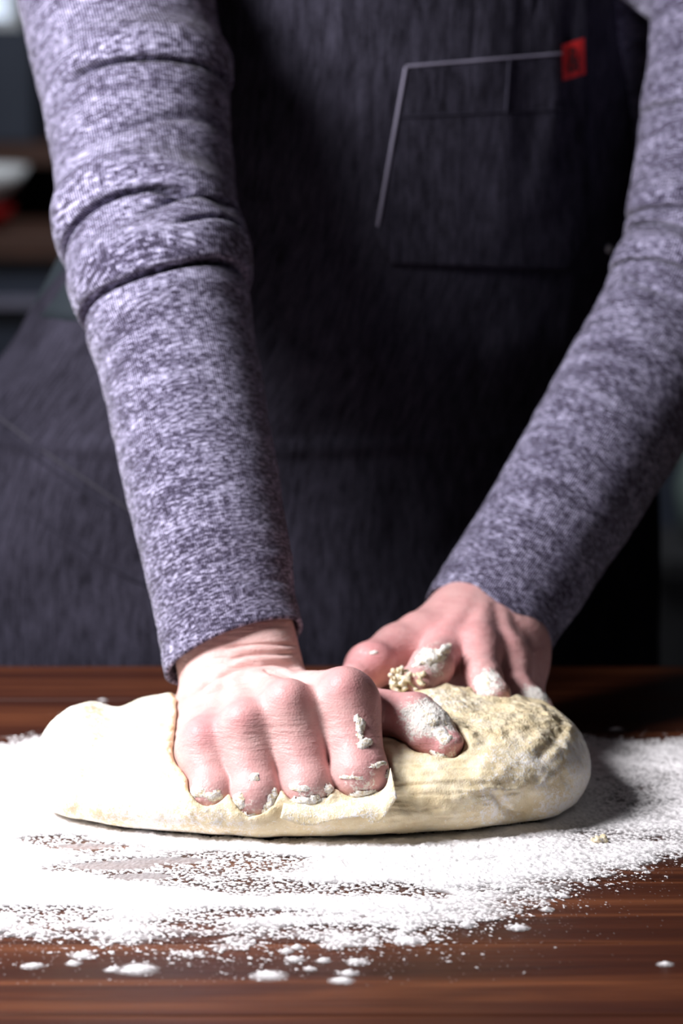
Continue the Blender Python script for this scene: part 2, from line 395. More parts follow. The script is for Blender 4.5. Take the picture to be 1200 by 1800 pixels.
for k, hgt in (('index', 0.0016), ('middle', 0.0022), ('ring', 0.0020), ('pinky', 0.0014)):  # knuckle heads and tendons
    up = unit(np.array([0.0, -0.45, 0.9]))
    A.ell(rm[k]+up*(rr[k][0]-0.0045+hgt), (0.0068, 0.0075, 0.0062), 0.006)
    b = RW+rwid*base[k]*0.6+np.array([0, -0.018, 0.0065]); A.cap(b, rm[k]+up*(rr[k][0]-0.002), 0.0018, 0.0026, 0.006)
fing = []
for k in rm:
    f = A.like(); m, p, R = rm[k], rp[k], rr[k]
    mid = toward(m, p, 0.5)+np.array([0, 0.0012, 0])
    limb(f, [m, mid, p], R, 0.003)
    d1 = p+np.array([0.0, 0.020, -0.0045]); d2 = d1+np.array([0.001, 0.015, 0.006])
    limb(f, [p, d1, d2], (R[2]*0.97, R[2]*0.86, R[2]*0.72), 0.003)
    fing.append(f)
tc, tm, ti, tt = at(528, 1240, 0.040), at(630, 1246, 0.014), at(727, 1262, -0.004), at(781, 1308, -0.016)
f = A.like(); limb(f, [tc, tm], (0.0125, 0.0116), 0.006); limb(f, [tm, toward(tm, ti, .5), ti, toward(ti, tt, .5), tt], (0.0112, 0.0098, 0.0108, 0.0106, 0.0080), 0.003)
f.ell(tt+np.array([0.0018, -0.003, 0.0022]), (0.0062, 0.0055, 0.0040), 0.0015)
thumbA = f
out = None
for f in fing:
    g = A.like(); g.D = A.D.copy(); g.merge(f, 0.010)
    if out is None: out = g
    else: out.merge(g, 0.0016)
g = A.like(); g.D = A.D.copy(); g.merge(thumbA, 0.009); out.merge(g, 0.0016)
HANDA = out; del fing, g
# -- hand behind the dough (the person's left)
LW = at(860, 1100, 0.134); LE = np.array([0.18, 0.28, 0.20])
lax = unit(LE-LW); v_ = np.array([0, -0.965, 0.26]); ldor = unit(v_-lax*(v_@lax)); lwid = unit(np.cross(ldor, lax))
if lwid[0] < 0: lwid = -lwid
B = Field((-0.012, 0.015, -0.006), (0.135, 0.215, 0.150), H)
for s_ in (-0.0095, 0.0, 0.0095):
    B.cap(LW+lwid*s_*0.9, toward(RARM[1][:3], RARM[2][:3], .7)+lwid*s_*0.8, 0.0172, 0.0175, 0.006)
lm = {'index': at(787, 1152, 0.093), 'middle': at(840, 1148, 0.090), 'ring': at(893, 1166, 0.097), 'pinky': at(917, 1180, 0.116)}
lr = {'index': (0.0112, 0.0098, 0.0098), 'middle': (0.0110, 0.0088, 0.0085), 'ring': (0.0106, 0.0084, 0.0080), 'pinky': (0.0098, 0.0080, 0.0075)}
lp = {'index': [at(759, 1172, 0.056), at(732, 1206, 0.044), at(715, 1225, 0.045)], 'middle': [at(848, 1188, 0.058), at(866, 1224, 0.044), at(872, 1245, 0.052)],
      'ring': [at(908, 1214, 0.072), at(936, 1240, 0.062), at(950, 1250, 0.060)], 'pinky': [at(926, 1218, 0.104), at(934, 1248, 0.096), at(936, 1262, 0.094)]}
base = {'index': -0.015, 'middle': -0.005, 'ring': 0.006, 'pinky': 0.015}
for k in lm:
    b = LW+lwid*base[k]+np.array([0, -0.006, -0.001])
    B.cap(b, lm[k], 0.0148, lr[k][0], 0.006)
    B.cap(b+[0, 0, -0.008], lm[k]+[0, 0.012, -0.010], 0.014, 0.011, 0.010)
    up = unit(np.array([0.0, -0.45, 0.9])); B.ell(lm[k]+up*(lr[k][0]-0.004), (0.0062, 0.007, 0.0058), 0.006)
    b = LW+lwid*base[k]*0.6+np.array([0, -0.010, 0.0125]); B.cap(b, lm[k]+up*(lr[k][0]-0.001), 0.0020, 0.0026, 0.005)
out = None
for k in lm:
    f = B.like(); R = lr[k]; q = [lm[k]]+lp[k]
    limb(f, [q[0], toward(q[0], q[1], .5), q[1], q[2], q[3]], (R[0], R[1], R[2], R[2]*0.92, R[2]*0.8), 0.003)
    g = B.like(); g.D = B.D.copy(); g.merge(f, 0.009)
    if out is None: out = g
    else: out.merge(g, 0.0016)
f = B.like(); limb(f, [at(795, 1093, 0.125), at(700, 1143, 0.098), at(648, 1172, 0.078), at(626, 1194, 0.066)], (0.0135, 0.0122, 0.0108, 0.0088), 0.004)
f.ell(at(657, 1163, 0.074), (0.0095, 0.0095, 0.0085), 0.004)
f.ell(at(735, 1098, 0.105), (0.006, 0.006, 0.005), 0.006)
g = B.like(); g.D = B.D.copy(); g.merge(f, 0.012); out.merge(g, 0.0016)
B.ell(at(797, 1072, 0.118), (0.006, 0.006, 0.005), 0.006)
HANDB = out; del f, g

# ------------------------------------------------------------------ dough
DF = Field((-0.150, -0.065, -0.004), (0.125, 0.115, 0.080), H)
for c, r, k in (((-0.1155, 0.030, 0.017), (0.0225, 0.048, 0.0255), 0.008), ((-0.084, 0.034, 0.017), (0.030, 0.054, 0.0265), 0.006), ((-0.085, 0.018, 0.013), (0.048, 0.050, 0.0180), 0.008),
                ((-0.046, 0.012, 0.013), (0.066, 0.056, 0.019), 0.014), ((0.0, 0.006, 0.014), (0.085, 0.054, 0.019), 0.014),
                ((0.050, 0.018, 0.020), (0.054, 0.055, 0.0255), 0.014), ((0.080, 0.026, 0.019), (0.032, 0.052, 0.0240), 0.012),
                ((0.042, 0.040, 0.029), (0.026, 0.024, 0.0205), 0.012), ((0.032, 0.038, 0.027), (0.018, 0.020, 0.018), 0.008)):
    DF.ell(c, r, k)
ax = [np.arange(n)*H+o for n, o in zip(DF.n, DF.o)]
Zg = ax[2][None, None, :].astype(np.float32)
pl = 0.0004-Zg; kk = 0.007
hh = np.maximum(kk-np.abs(DF.D-pl), 0)/kk; DF.D = np.maximum(DF.D, pl)+hh*hh*kk*0.25
def carve(hand, gap, k, bulge, bw):
    lo = np.maximum(DF.i0, hand.i0); hi = np.minimum(DF.i0+DF.n, hand.i0+hand.n)
    a = tuple(slice(l-i, u-i) for l, u, i in zip(lo, hi, DF.i0)); b = tuple(slice(l-i, u-i) for l, u, i in zip(lo, hi, hand.i0))
    Dd = DF.D[a]; hd = hand.D[b]
    Dd = Dd-bulge*np.exp(-((hd-0.003)/bw)**2)*(hd > -0.004)
    c = -(hd-gap); h2 = np.maximum(k-np.abs(Dd-c), 0)/k
    DF.D[a] = np.maximum(Dd, c)+h2*h2*k*0.25
for o_, r_ in ((np.array([0.000, -0.010, 0.011]), 0.0135), (np.array([0.004, -0.016, 0.004]), 0.0125)):   # room in front of and above the thumb
    DF.cap(toward(tm, ti, 0.5)+o_, tt+o_+[0.002, 0, 0], r_, r_*0.85, 0.007, sub=True)
carve(HANDA, 0.0003, 0.003, 0.0016, 0.0035); carve(HANDB, 0.0003, 0.003, 0.0010, 0.004)
DF.D[:, :, 0:2] = np.maximum(DF.D[:, :, 0:2], 0.001)
V, Q = DF.surface(); V = relax(V, Q, 1, 0.4); N = vnormals(V, Q)
X, Y, Z = V.T
hA, hB = HANDA.sample(V), HANDB.sample(V)
near = np.minimum(hA, hB)
right = sst(0.0, 0.022, X)
rough = right*np.maximum(sst(0.031, 0.043, Z+0.006*fbm(V, 0.02, 3)), sst(0.08, 0.055, X)*sst(0.004, 0.03, Y)*sst(0.02, 0.03, Z))
for c_, r_, w_ in ((at(318, 1300, -0.005), (0.010, 0.03, 0.022), 1.2), (at(150, 1250, 0.02), (0.007, 0.03, 0.004), 0.8), (at(215, 1255, 0.02), (0.009, 0.03, 0.004), 0.6)):
    rough = np.maximum(rough, w_*blob(V, c_, r_))
rough = np.maximum(rough, 0.5*sst(0.006, 0.0015, near))
base_gate = sst(0.0008, 0.006, Z)*sst(0.0004, 0.002, near)
d = rough*(0.0030*fbm(V, 0.016, 3, 0.5)-0.0026*np.abs(fbm(V*[0.8, 1.5, 1.9]+3.1, 0.011, 3, 0.55))+0.0010+0.0006*fbm(V+9, 0.003, 2))
d += (1-rough)*(0.0016*fbm(V, 0.03, 3)+0.0006*fbm(V, 0.005, 3)-0.0016*np.clip(fbm(V+[0.2, 0, 0], 0.014, 3)-0.18, 0, 1))
# stretched strands under the thumb
st = blob(V, at(760, 1370, -0.02), (0.034, 0.03, 0.011))
d += st*0.0026*(0.5-np.abs(fbm(V+[0.3, 0, 0], (0.040, 0.009, 0.0042), 3, 0.6))*2.2)
# creases and small pits on the front of the right half
for (p0, p1, dep, wd) in (((872, 1385), (900, 1432), 0.0030, 0.0016), ((900, 1432), (912, 1436), 0.0034, 0.0022), ((955, 1325), (1000, 1308), 0.0014, 0.0024)):
    a, b = at(*p0, -0.02), at(*p1, -0.02); ab = (b-a)[[0, 2]]; t = np.clip(((X-a[0])*ab[0]+(Z-a[2])*ab[1])/(ab@ab), 0, 1)
    dd = np.hypot(X-a[0]-t*ab[0], Z-a[2]-t*ab[1]); d -= dep*np.exp(-(dd/wd)**2)*(Y < 0.03)
for (px, py, r, dep) in ((925, 1400, 0.007, 0.0022), (985, 1385, 0.008, 0.0018), (150, 1255, 0.006, 0.0020), (205, 1255, 0.004, 0.0016), (115, 1275, 0.003, 0.001)):
    a = at(px, py, -0.01); d -= dep*np.exp(-(((X-a[0])/r)**2+((Z-a[2])/(r*1.2))**2)**2)*(Y < 0.045)
V = V+N*(d*base_gate)[:, None]
V[:, 2] = np.maximum(V[:, 2], 0.0004)
flour_glare_w = 0.30+0.46*(1-rough)*sst(0.03, 0.10, X)+0.30*sst(-0.02, -0.07, X)+0.25*fbm(V, 0.02, 3)-0.30*rough-0.55*blob(V, at(925, 1400, -0.02), (0.007, 0.06, 0.010))-0.4*blob(V, at(985, 1375, -0.02), (0.006, 0.06, 0.012))-0.45*st
flour_glare_w += 0.45*blob(V, at(765, 1222, 0.02), (0.022, 0.03, 0.007))+0.25*blob(V, at(860, 1275, 0.0), (0.012, 0.03, 0.006))  # extra white paints the glare where light reaches the dough's top
flour_glare_w = np.where(near < 0.003, flour_glare_w*0.5, flour_glare_w)
dough = mesh_np('bread_dough', V, Q, [M_DOUGH], attrs={'flour': flour_glare_w, 'rough': rough})
tag(dough, 'lumpy cream bread dough being kneaded on the floured wooden table', 'dough')
# thin torn skin of dough hanging below the first finger
def flap(pts_top, pts_bot, yt, yb, name='dough_flap', parent=dough, curl=0.002):
    n, m = 36, 10
    a = spline(np.array([at(px, py, yt) for px, py in pts_top]), n); b = spline(np.array([at(px, py, yb) for px, py in pts_bot]), n)
    t = np.linspace(0, 1, m)[:, None, None]
    P = a[None]*(1-t)+b[None]*t; P[..., 1] -= curl*np.sin(np.pi*t[..., 0])+0.0005*fbm(P, 0.008, 3)
    P[..., 2] += 0.0006*fbm(P+1, 0.006, 3)
    nrm = np.array([0, -0.9, 0.35]); th = 0.0009*(1-0.75*t)
    Vt = np.concatenate([(P+nrm*th/2).reshape(-1, 3), (P-nrm*th/2).reshape(-1, 3)])
    f = grid_faces(m, n); F2 = f[:, ::-1]+m*n
    ring = [i for i in range(n)]+[i*n+n-1 for i in range(1, m)]+[(m-1)*n+i for i in range(n-2, -1, -1)]+[i*n for i in range(m-2, 0, -1)]
    R = np.array([(ring[i], ring[(i+1) % len(ring)], ring[(i+1) % len(ring)]+m*n, ring[i]+m*n) for i in range(len(ring))])[:, ::-1]
    return mesh_np(name, Vt, np.concatenate([f, F2, R]), [M_DOUGH], parent, attrs={'flour': np.full(len(Vt), 0.45), 'rough': np.full(len(Vt), 0.3)})
flap([(500, 1405), (560, 1402), (600, 1404), (640, 1400), (675, 1385), (686, 1350)], [(492, 1438), (540, 1452), (590, 1440), (630, 1436), (664, 1446), (698, 1402)], -0.0440, -0.0515)

# ------------------------------------------------------------------ person: body
def skin_attrs(V, hand):
    red = np.zeros(len(V)); fl = np.full(len(V), -0.15); wr = np.zeros(len(V))
    if hand == 'A':
        for k, wgt in (('index', 0.75), ('middle', 0.55), ('ring', 0.6), ('pinky', 0.75)):
            red = np.maximum(red, wgt*blob(V, rm[k]+[0, -0.006, 0.010], (0.011, 0.016, 0.011)))
            red = np.maximum(red, 0.42*blob(V, toward(rm[k], rp[k], 0.65), (0.013, 0.03, 0.020)))
            fl = np.maximum(fl, -0.15+0.62*blob(V, rp[k]+[0.0, -0.010, -0.001], (0.014, 0.012, 0.011)))
        red = np.maximum(red, 0.5*sst(0.050, 0.02, V[:, 1])*sst(-0.02, 0.02, V[:, 0]))
        red = np.maximum(red, 0.75*blob(V, tt, (0.025, 0.02, 0.016)))
        fl = np.maximum(fl, -0.1+1.05*blob(V, toward(ti, tt, 0.5)+[0.0, -0.005, 0.007], (0.017, 0.016, 0.011)))
        fl = np.maximum(fl, -0.1+0.72*blob(V, tt, (0.013, 0.014, 0.011)))
        wr = blob(V, at(430, 1150, 0.05), (0.04, 0.03, 0.016))+0.6*blob(V, at(480, 1290, -0.03), (0.08, 0.03, 0.010))
    else:
        red = 0.35+0.35*blob(V, at(650, 1165, 0.07), 0.02)+0.3*blob(V, at(800, 1140, 0.09), 0.02)
        fl = np.maximum(fl, -0.1+1.0*blob(V, at(757, 1160, 0.055), (0.010, 0.02, 0.0085)))
        fl = np.maximum(fl, -0.1+0.95*blob(V, toward(lp['middle'][0], lp['middle'][1], 0.45)+[0, -0.007, 0.003], (0.010, 0.02, 0.008)))
        fl = np.maximum(fl, -0.1+1.0*blob(V, lp['ring'][1]+[0.002, -0.004, 0.005], (0.010, 0.02, 0.007)))
        fl = np.maximum(fl, -0.1+0.4*blob(V, at(640, 1150, 0.07), (0.010, 0.02, 0.008)))
        wr = 0.5*np.ones(len(V))
    return red, fl, wr
parts = []; SKINS = {}
for hand, fld in (('A', HANDA), ('B', HANDB)):
    V, Q = fld.surface(); V = relax(V, Q, 1, 0.35); N = vnormals(V, Q)
    red, fl, wr = skin_attrs(V, hand)
    dd = 0.0003*fbm(V, 0.010, 3)
    if hand == 'A':    # wrist fold where the hand bends back, and finer folds above it
        for (pts, dep, wd) in (([(345, 1215), (390, 1187), (430, 1172), (480, 1166), (530, 1176)], 0.0019, 0.0013), ([(400, 1160), (450, 1150), (520, 1150)], 0.0009, 0.0009), ([(390, 1140), (450, 1132), (525, 1135)], 0.0008, 0.0008), ([(360, 1222), (420, 1200), (470, 1192)], 0.0010, 0.0011)):
            c = spline(np.array([at(px, py, 0.038) for px, py in pts]), 60)[:, [0, 2]]
            m = (np.abs(V[:, 1]-0.038) < 0.03) & (N[:, 1] < 0.1); idx = np.where(m)[0]
            # fold line followed in height along the dorsal side
            zl = np.interp(V[idx, 0], c[:, 0], c[:, 1], left=-1, right=-1)
            # perspective: the line sits on the surface, so compare sight-line heights
            k_ = (V[idx, 1]-CAM[1])/(0.038-CAM[1]); zz = CAM[2]+(V[idx, 2]-CAM[2])/k_
            ed = sst(c[0, 0], c[0, 0]+0.006, V[idx, 0])*sst(c[-1, 0], c[-1, 0]-0.006, V[idx, 0])
            dd[idx] += (-1.7*dep*np.exp(-((zz-zl)/wd)**2)+0.8*dep*np.exp(-((zz-zl+2.6*wd)/(2*wd))**2))*ed
    dd += np.clip(fl, 0, 1)*0.0007*fbm(V, 0.0025, 2)
    parts.append((V+N*dd[:, None], Q, red, fl, wr)); SKINS[hand] = (V+N*dd[:, None], Q, N)
# coarse rest of the body: torso, neck, head, arms down into the sleeves, legs and feet inside the clothes
RSH, LSH = np.array([-0.118, 0.375, 0.44]), np.array([0.222, 0.375, 0.44])
G = Field((-0.22, 0.10, -T), (0.32, 0.70, 0.86), 0.005)
def seg_c(a, b, r1, r2, k=0.03): G.cap(a, b, r1, r2, k, pad=0.02)
seg_c((-0.07, 0.465, -0.02), (0.07, 0.525, -0.02), 0.105, 0.105); seg_c((-0.05, 0.46, 0.05), (0.05, 0.51, 0.05), 0.10, 0.10)
seg_c((0.0, 0.48, 0.0), (0.03, 0.44, 0.36), 0.105, 0.085); seg_c((-0.03, 0.41, 0.31), (0.07, 0.455, 0.31), 0.075, 0.075)
seg_c(RSH+[0.02, 0.02, -0.005], LSH+[-0.02, 0.02, -0.005], 0.055, 0.055); seg_c((0.05, 0.40, 0.45), (0.05, 0.36, 0.55), 0.052, 0.05)
for arm in (LARM, RARM):
    q = spline(arm[1:], 24)
    for i in range(23): seg_c(q[i, :3], q[i+1, :3], q[i, 3]*0.76, q[i+1, 3]*0.76, 0.004)
G.ell((0.05, 0.335, 0.665), (0.072, 0.092, 0.105), 0.02); G.ell((0.05, 0.285, 0.605), (0.050, 0.055, 0.060), 0.03)
G.cap((0.05, 0.235, 0.645), (0.05, 0.225, 0.615), 0.009, 0.013, 0.012); G.cap((0.03, 0.237, 0.582), (0.07, 0.237, 0.582), 0.006, 0.006, 0.006)
for s_ in (-1, 1):
    G.ell((0.05+s_*0.074, 0.335, 0.645), (0.010, 0.018, 0.030), 0.006); G.ell((0.05+s_*0.030, 0.252, 0.655), (0.014, 0.010, 0.009), 0.004, sub=True); G.ell((0.05+s_*0.030, 0.255, 0.655), (0.013, 0.011, 0.010), 0.003)
    ly = 0.03*(s_+1)
    seg_c((s_*0.085, 0.475+ly, -0.04), (s_*0.09, 0.465+ly, -0.45), 0.086, 0.058); seg_c((s_*0.09, 0.465+ly, -0.45), (s_*0.095, 0.485+ly, -0.82), 0.056, 0.040)
    seg_c((s_*0.095, 0.49+ly, -0.855), (s_*0.105, 0.345+ly, -0.868), 0.036, 0.028)
V, Q = G.surface(); V = relax(V, Q, 2, 0.5)
parts.append((V, Q, np.zeros(len(V)), np.full(len(V), -0.3), np.zeros(len(V))))
VV, QQ, off = [], [], 0
for p in parts: VV.append(p[0]); QQ.append(p[1]+off); off += len(p[0])
cat = lambda i: np.concatenate([p[i] for p in parts])
person = mesh_np('person', np.concatenate(VV), np.concatenate(QQ), [M_SKIN], attrs={'red': cat(2), 'flour': cat(3), 'wrinkle': cat(4)})
tag(person, 'person in heather purple knit sleeves and black denim apron kneading dough', 'person')
hp = []                                                               # hair cap
HF = Field((-0.07, 0.22, 0.55), (0.17, 0.50, 0.86), 0.005)
HF.ell((0.05, 0.352, 0.685), (0.079, 0.094, 0.108), 0.01); HF.ell((0.05, 0.43, 0.70), (0.04, 0.04, 0.04), 0.02); HF.ell((0.05, 0.245, 0.635), (0.062, 0.075, 0.085), 0.01, sub=True)
V, Q = HF.surface(); mesh_np('hair', relax(V, Q, 2), Q, [M_HAIR], person)

# ------------------------------------------------------------------ torso loft (shared by sweater and apron)
TK = np.array([(-0.46, -0.022, 0.49, 0.232, 0.155), (-0.30, -0.022, 0.49, 0.232, 0.152), (-0.05, -0.024, 0.488, 0.232, 0.148), (0.06, -0.024, 0.482, 0.230, 0.146), (0.12, -0.018, 0.472, 0.214, 0.142),
               (0.17, -0.002, 0.45, 0.188, 0.137), (0.24, 0.020, 0.442, 0.172, 0.122), (0.33, 0.030, 0.430, 0.160, 0.115), (0.42, 0.036, 0.428, 0.165, 0.108), (0.47, 0.052, 0.418, 0.150, 0.090), (0.50, 0.052, 0.412, 0.10, 0.07)])
def loft(z): return [np.interp(z, TK[:, 0], TK[:, k]) for k in range(1, 5)]
def shell(theta, z, off=0.0, e=1.0):
    """theta 0 faces the camera (-Y), positive towards +X"""
    cx, cy, a, b = loft(z)
    s, c = np.sin(theta), np.cos(theta); yw = 0.40
    X_ = (a+off)*np.sign(s)*np.abs(s)**e; Y_ = -(b+off)*np.sign(c)*np.abs(c)**e
    return np.stack([cx+X_*np.cos(yw)-Y_*np.sin(yw), cy+X_*np.sin(yw)+Y_*np.cos(yw), z+0*theta], -1)
    return np.stack([cx+(a+off)*np.sign(s)*np.abs(s)**e, cy-(b+off)*np.sign(c)*np.abs(c)**e, z+0*theta], -1)
def smooth_key(P, it=6):
    for _ in range(it): P[1:-1] = (P[:-2]+2*P[1:-1]+P[2:])/4
    return P
# sweater body
nz, nt = 120, 140
zz = np.linspace(-0.10, 0.50, nz); th = np.linspace(-math.pi, math.pi, nt, endpoint=False)
TH, ZZ = np.meshgrid(th, zz); P = smooth_key(shell(TH, ZZ, 0.0)); P += 0.003*fbm(P, 0.06, 3)[..., None]*np.stack([np.sin(TH), -np.cos(TH), 0*TH], -1)
uv = np.stack([TH*0.18, ZZ], -1)
sweater = mesh_np('sweater', P.reshape(-1, 3), grid_faces(nz, nt, True), [M_KNIT], person, uv=uv.reshape(-1, 2))

YF = Field((-0.20, 0.26, 0.24), (0.30, 0.56, 0.56), 0.006)                # shoulders of the sweater
ya, yb = LARM[-1, :3], RARM[-1, :3]; ch = np.array([0.03, 0.455, 0.41])
for p_, q_, r1, r2 in ((ya, yb, 0.064, 0.064), (ya+[0.01, 0.02, -0.02], ch+[-0.05, 0, 0], 0.062, 0.075), (yb+[-0.01, 0.02, -0.02], ch+[0.07, 0.025, 0.0], 0.054, 0.052), (toward(LARM[-1], LARM[-3], 0.7)[:3], ya, 0.056, 0.062), (toward(RARM[-1], RARM[-3], 0.7)[:3], yb, 0.056, 0.062)):
    YF.cap(p_, q_, r1, r2, 0.03, pad=0.02)
V, Q = YF.surface(); V = relax(V, Q, 2)
mesh_np('yoke', V, Q, [M_KNIT], sweater, uv=V[:, [0, 2]])

def sleeve(ctrl, folds, hem_tilt=0.0, squeeze=0.24):
    """ctrl rows: x, y, z, radius from cuff to shoulder; folds: (s0, tilt, amp, theta0, spread, width)"""
    c = np.array(ctrl); n = 420; Pc = spline(c, n)
    r = Pc[:, 3]; Pc = Pc[:, :3]
    s = np.concatenate([[0], np.cumsum(np.linalg.norm(np.diff(Pc, axis=0), axis=1))])
    su = np.linspace(0, s[-1], n); Pc = np.stack([np.interp(su, s, Pc[:, k]) for k in range(3)], -1); r = np.interp(su, s, r); s = su
    tan = np.gradient(Pc, axis=0); tan /= np.linalg.norm(tan, axis=1)[:, None]
    view = np.array([0, -0.965, 0.26]); a = view-tan*(tan@view)[:, None]; a /= np.linalg.norm(a, axis=1)[:, None]; b = np.cross(tan, a); b *= np.sign(b[:1, :1])
    m = 220; th = np.linspace(-math.pi, math.pi, m, endpoint=False)
    S, THg = np.meshgrid(s, th, indexing='ij')
    disp = np.zeros_like(S); slide = np.zeros_like(S)
    for (s0, tilt, amp, t0, sp, wd) in folds:
        dt = (THg-t0+math.pi) % (2*math.pi)-math.pi
        wgt = np.exp(-(dt/sp)**4)*amp
        wob = 0.003*np.sin(2.3*THg+s0*90)
        t = S-(s0+tilt*np.sin(THg)+wob)
        disp += wgt*(1.0*np.exp(-((t-wd*1.5)/(wd*1.5))**2)-1.7*np.exp(-((t+wd*0.22)/(wd*0.34))**2)+0.25*np.exp(-((t+wd*1.6)/(wd*1.0))**2))
        slide += wgt*(-1.15*np.exp(-((t-wd*0.55)/(wd*0.55))**2)*(t > -wd*2))
    P3 = np.stack([S*1.0, THg*0.04, 0*S], -1)
    disp += 0.0011*fbm(P3, (0.022, 0.055, 1), 3)+0.0005*fbm(P3+5, (0.006, 0.03, 1), 2)
    hem = np.exp(-(((S-0.021)/0.0012)**2)); disp -= 0.0005*hem                   # stitched hem line
    rad = (r[:, None]+disp)
    hemz = hem_tilt*np.sin(THg)*np.exp(-S/0.03)
    P = Pc[:, None]+rad[..., None]*((np.cos(THg)*(1-squeeze*np.exp(-(S/0.06)**2)))[..., None]*a[:, None]+np.sin(THg)[..., None]*b[:, None])+(slide+hemz)[..., None]*tan[:, None]
    k = 45                                                                   # inner wall of the cuff
    inn = P[:k]-0.0022*(np.cos(THg[:k])[..., None]*a[:k, None]+np.sin(THg[:k])[..., None]*b[:k, None])
    lip = P[:1]-0.0011*(np.cos(THg[:1])[..., None]*a[:1, None]+np.sin(THg[:1])[..., None]*b[:1, None])-0.0009*tan[:1, None]
    P = np.concatenate([inn[::-1], lip, P]); uvs = np.stack([THg*0.038, S], -1); uvs = np.concatenate([uvs[:k][::-1], uvs[:1], uvs])
    return mesh_np('sleeve', P.reshape(-1, 3), grid_faces(len(P), m, True)[:, ::-1], [M_KNIT], sweater, uv=uvs.reshape(-1, 2))
ctrl = [tuple(q) for q in LARM]
cs = np.concatenate([[0], np.cumsum([np.linalg.norm(np.array(ctrl[i+1][:3])-np.array(ctrl[i][:3])) for i in range(len(ctrl)-1)])])
s_at = lambda py: float(np.interp(-py, [-q[1] for q in lc], cs))
sleeve(ctrl, [(s_at(192), 0.006, 0.0062, 0.65, 1.25, 0.0070), (s_at(425), -0.004, 0.0055, -0.25, 1.15, 0.0085), (s_at(470), 0.016, 0.0030, 0.75, 0.7, 0.007), (s_at(400), 0.010, 0.0030, -1.35, 0.5, 0.008),
              (s_at(538), 0.003, 0.0070, 0.05, 1.65, 0.0080), (s_at(505), 0.012, 0.003, 0.9, 0.6, 0.006), (s_at(300), 0.006, 0.0016, 0.5, 1.0, 0.010)], 0.006)
ctrl = [tuple(q) for q in RARM]
cs = np.concatenate([[0], np.cumsum([np.linalg.norm(np.array(ctrl[i+1][:3])-np.array(ctrl[i][:3])) for i in range(len(ctrl)-1)])])
s_at = lambda py: float(np.interp(-py, [-q[1] for q in rc], cs))
sleeve(ctrl, [(s_at(555), -0.008, 0.0050, -0.6, 1.1, 0.0075), (s_at(470), -0.004, 0.0040, -0.4, 1.1, 0.0075), (s_at(410), 0.002, 0.0032, -0.6, 1.0, 0.007), (s_at(230), 0.002, 0.0026, -0.5, 1.1, 0.006), (s_at(600), -0.01, 0.002, -0.9, 0.6, 0.008)], 0.0, 0.10)

# ------------------------------------------------------------------ apron
nz, nt = 300, 260
zz = np.linspace(-0.46, 0.45, nz); u = np.linspace(-1, 1, nt)
half = np.interp(zz, [-0.46, 0.16, 0.21, 0.26, 0.31, 0.37, 0.45], [2.05, 2.05, 1.45, 1.05, 0.95, 0.82, 0.72])
U, ZZ = np.meshgrid(u, zz); TH = U*half[:, None]-0.30*sst(0.18, 0.27, ZZ)
P = smooth_key(shell(TH, ZZ, 0.006)); nrm = np.stack([np.sin(TH+0.4), -np.cos(TH+0.4), 0*TH], -1)
wr = 0.0035*fbm(P*[1, 1, 0.6]+2.0, 0.05, 3)+0.0012*fbm(P*[1.6, 1, 0.35]+4.0, 0.018, 3)
wr += 0.0030*sst(0.22, 0.30, ZZ)*fbm(P*[2.2, 1, 0.25]+7.0, 0.03, 2)
waist = 0.0025*np.exp(-((ZZ-0.118)/0.004)**2)
P = P+nrm*(np.abs(wr)+waist)[..., None]
APR = P.copy(); uv = np.stack([TH*0.2, ZZ], -1)
apron = mesh_np('apron', P.reshape(-1, 3), grid_faces(nz, nt), [M_DENIM], person, uv=uv.reshape(-1, 2))
sd = apron.modifiers.new('thick', 'SOLIDIFY'); sd.thickness = 0.0014; sd.offset = 1
flat = APR.reshape(-1, 3); AK = flat[(flat[:, 1] < 0.45)]
def on_apron(px, py, off=0.0):
    """place where the sight line of a photo pixel meets the apron cloth"""
    y = 0.31
    for _ in range(6):
        p = at(px, py, y); d2 = (AK[:, 0]-p[0])**2+(AK[:, 2]-p[2])**2; i = np.argpartition(d2, 6)[:6]; y = float(AK[i, 1].mean())
    return at(px, py, y-off)
def cloth_patch(name, TL, TR, BR, BL, n, m, off, mat, parent, corner=0.0, th=0.0012):
    g = []
    for i in range(m):
        v = i/(m-1)
        for j in range(n):
            a = j/(n-1); vv = v
            if corner and v > 1-corner:                                   # clipped lower corners
                cut = (v-(1-corner))/corner*0.09; a = cut+a*(1-2*cut)
            t = np.array(TL)*(1-a)*(1-vv)+np.array(TR)*a*(1-vv)+np.array(BL)*(1-a)*vv+np.array(BR)*a*vv
            g.append(on_apron(t[0], t[1], off))
    g = np.array(g).reshape(m, n, 3)
    for _ in range(2): g[1:-1, :, 1] = (g[:-2, :, 1]+g[1:-1, :, 1]*2+g[2:, :, 1])/4; g[:, 1:-1, 1] = (g[:, :-2, 1]+g[:, 1:-1, 1]*2+g[:, 2:, 1])/4
    uvp = np.stack([g[..., 0], g[..., 2]], -1).reshape(-1, 2)
    o = mesh_np(name, g.reshape(-1, 3), grid_faces(m, n)[:, ::-1], [mat], parent, uv=uvp)
    s = o.modifiers.new('thick', 'SOLIDIFY'); s.thickness = th; s.offset = 0
    return o, g
pocket, pg = cloth_patch('pocket', (713, 118), (1032, 92), (1035, 478), (652, 462), 50, 60, 0.0040, M_DENIM, apron, corner=0.14)
def stitch(name, pts, r, off=0.005, mat=None, seg=6):
    P = np.array([on_apron(px, py, off) for px, py in pts]); n = max(12, len(P)*8)
    V, Q = tube(spline(P, n), r, seg); return mesh_np(name, V, Q, [mat or M_THREAD], apron)
def edge(name, P, r, mat):
    V, Q = tube(spline(np.array(P), 60), r, 6); return mesh_np(name, V, Q, [mat], apron)
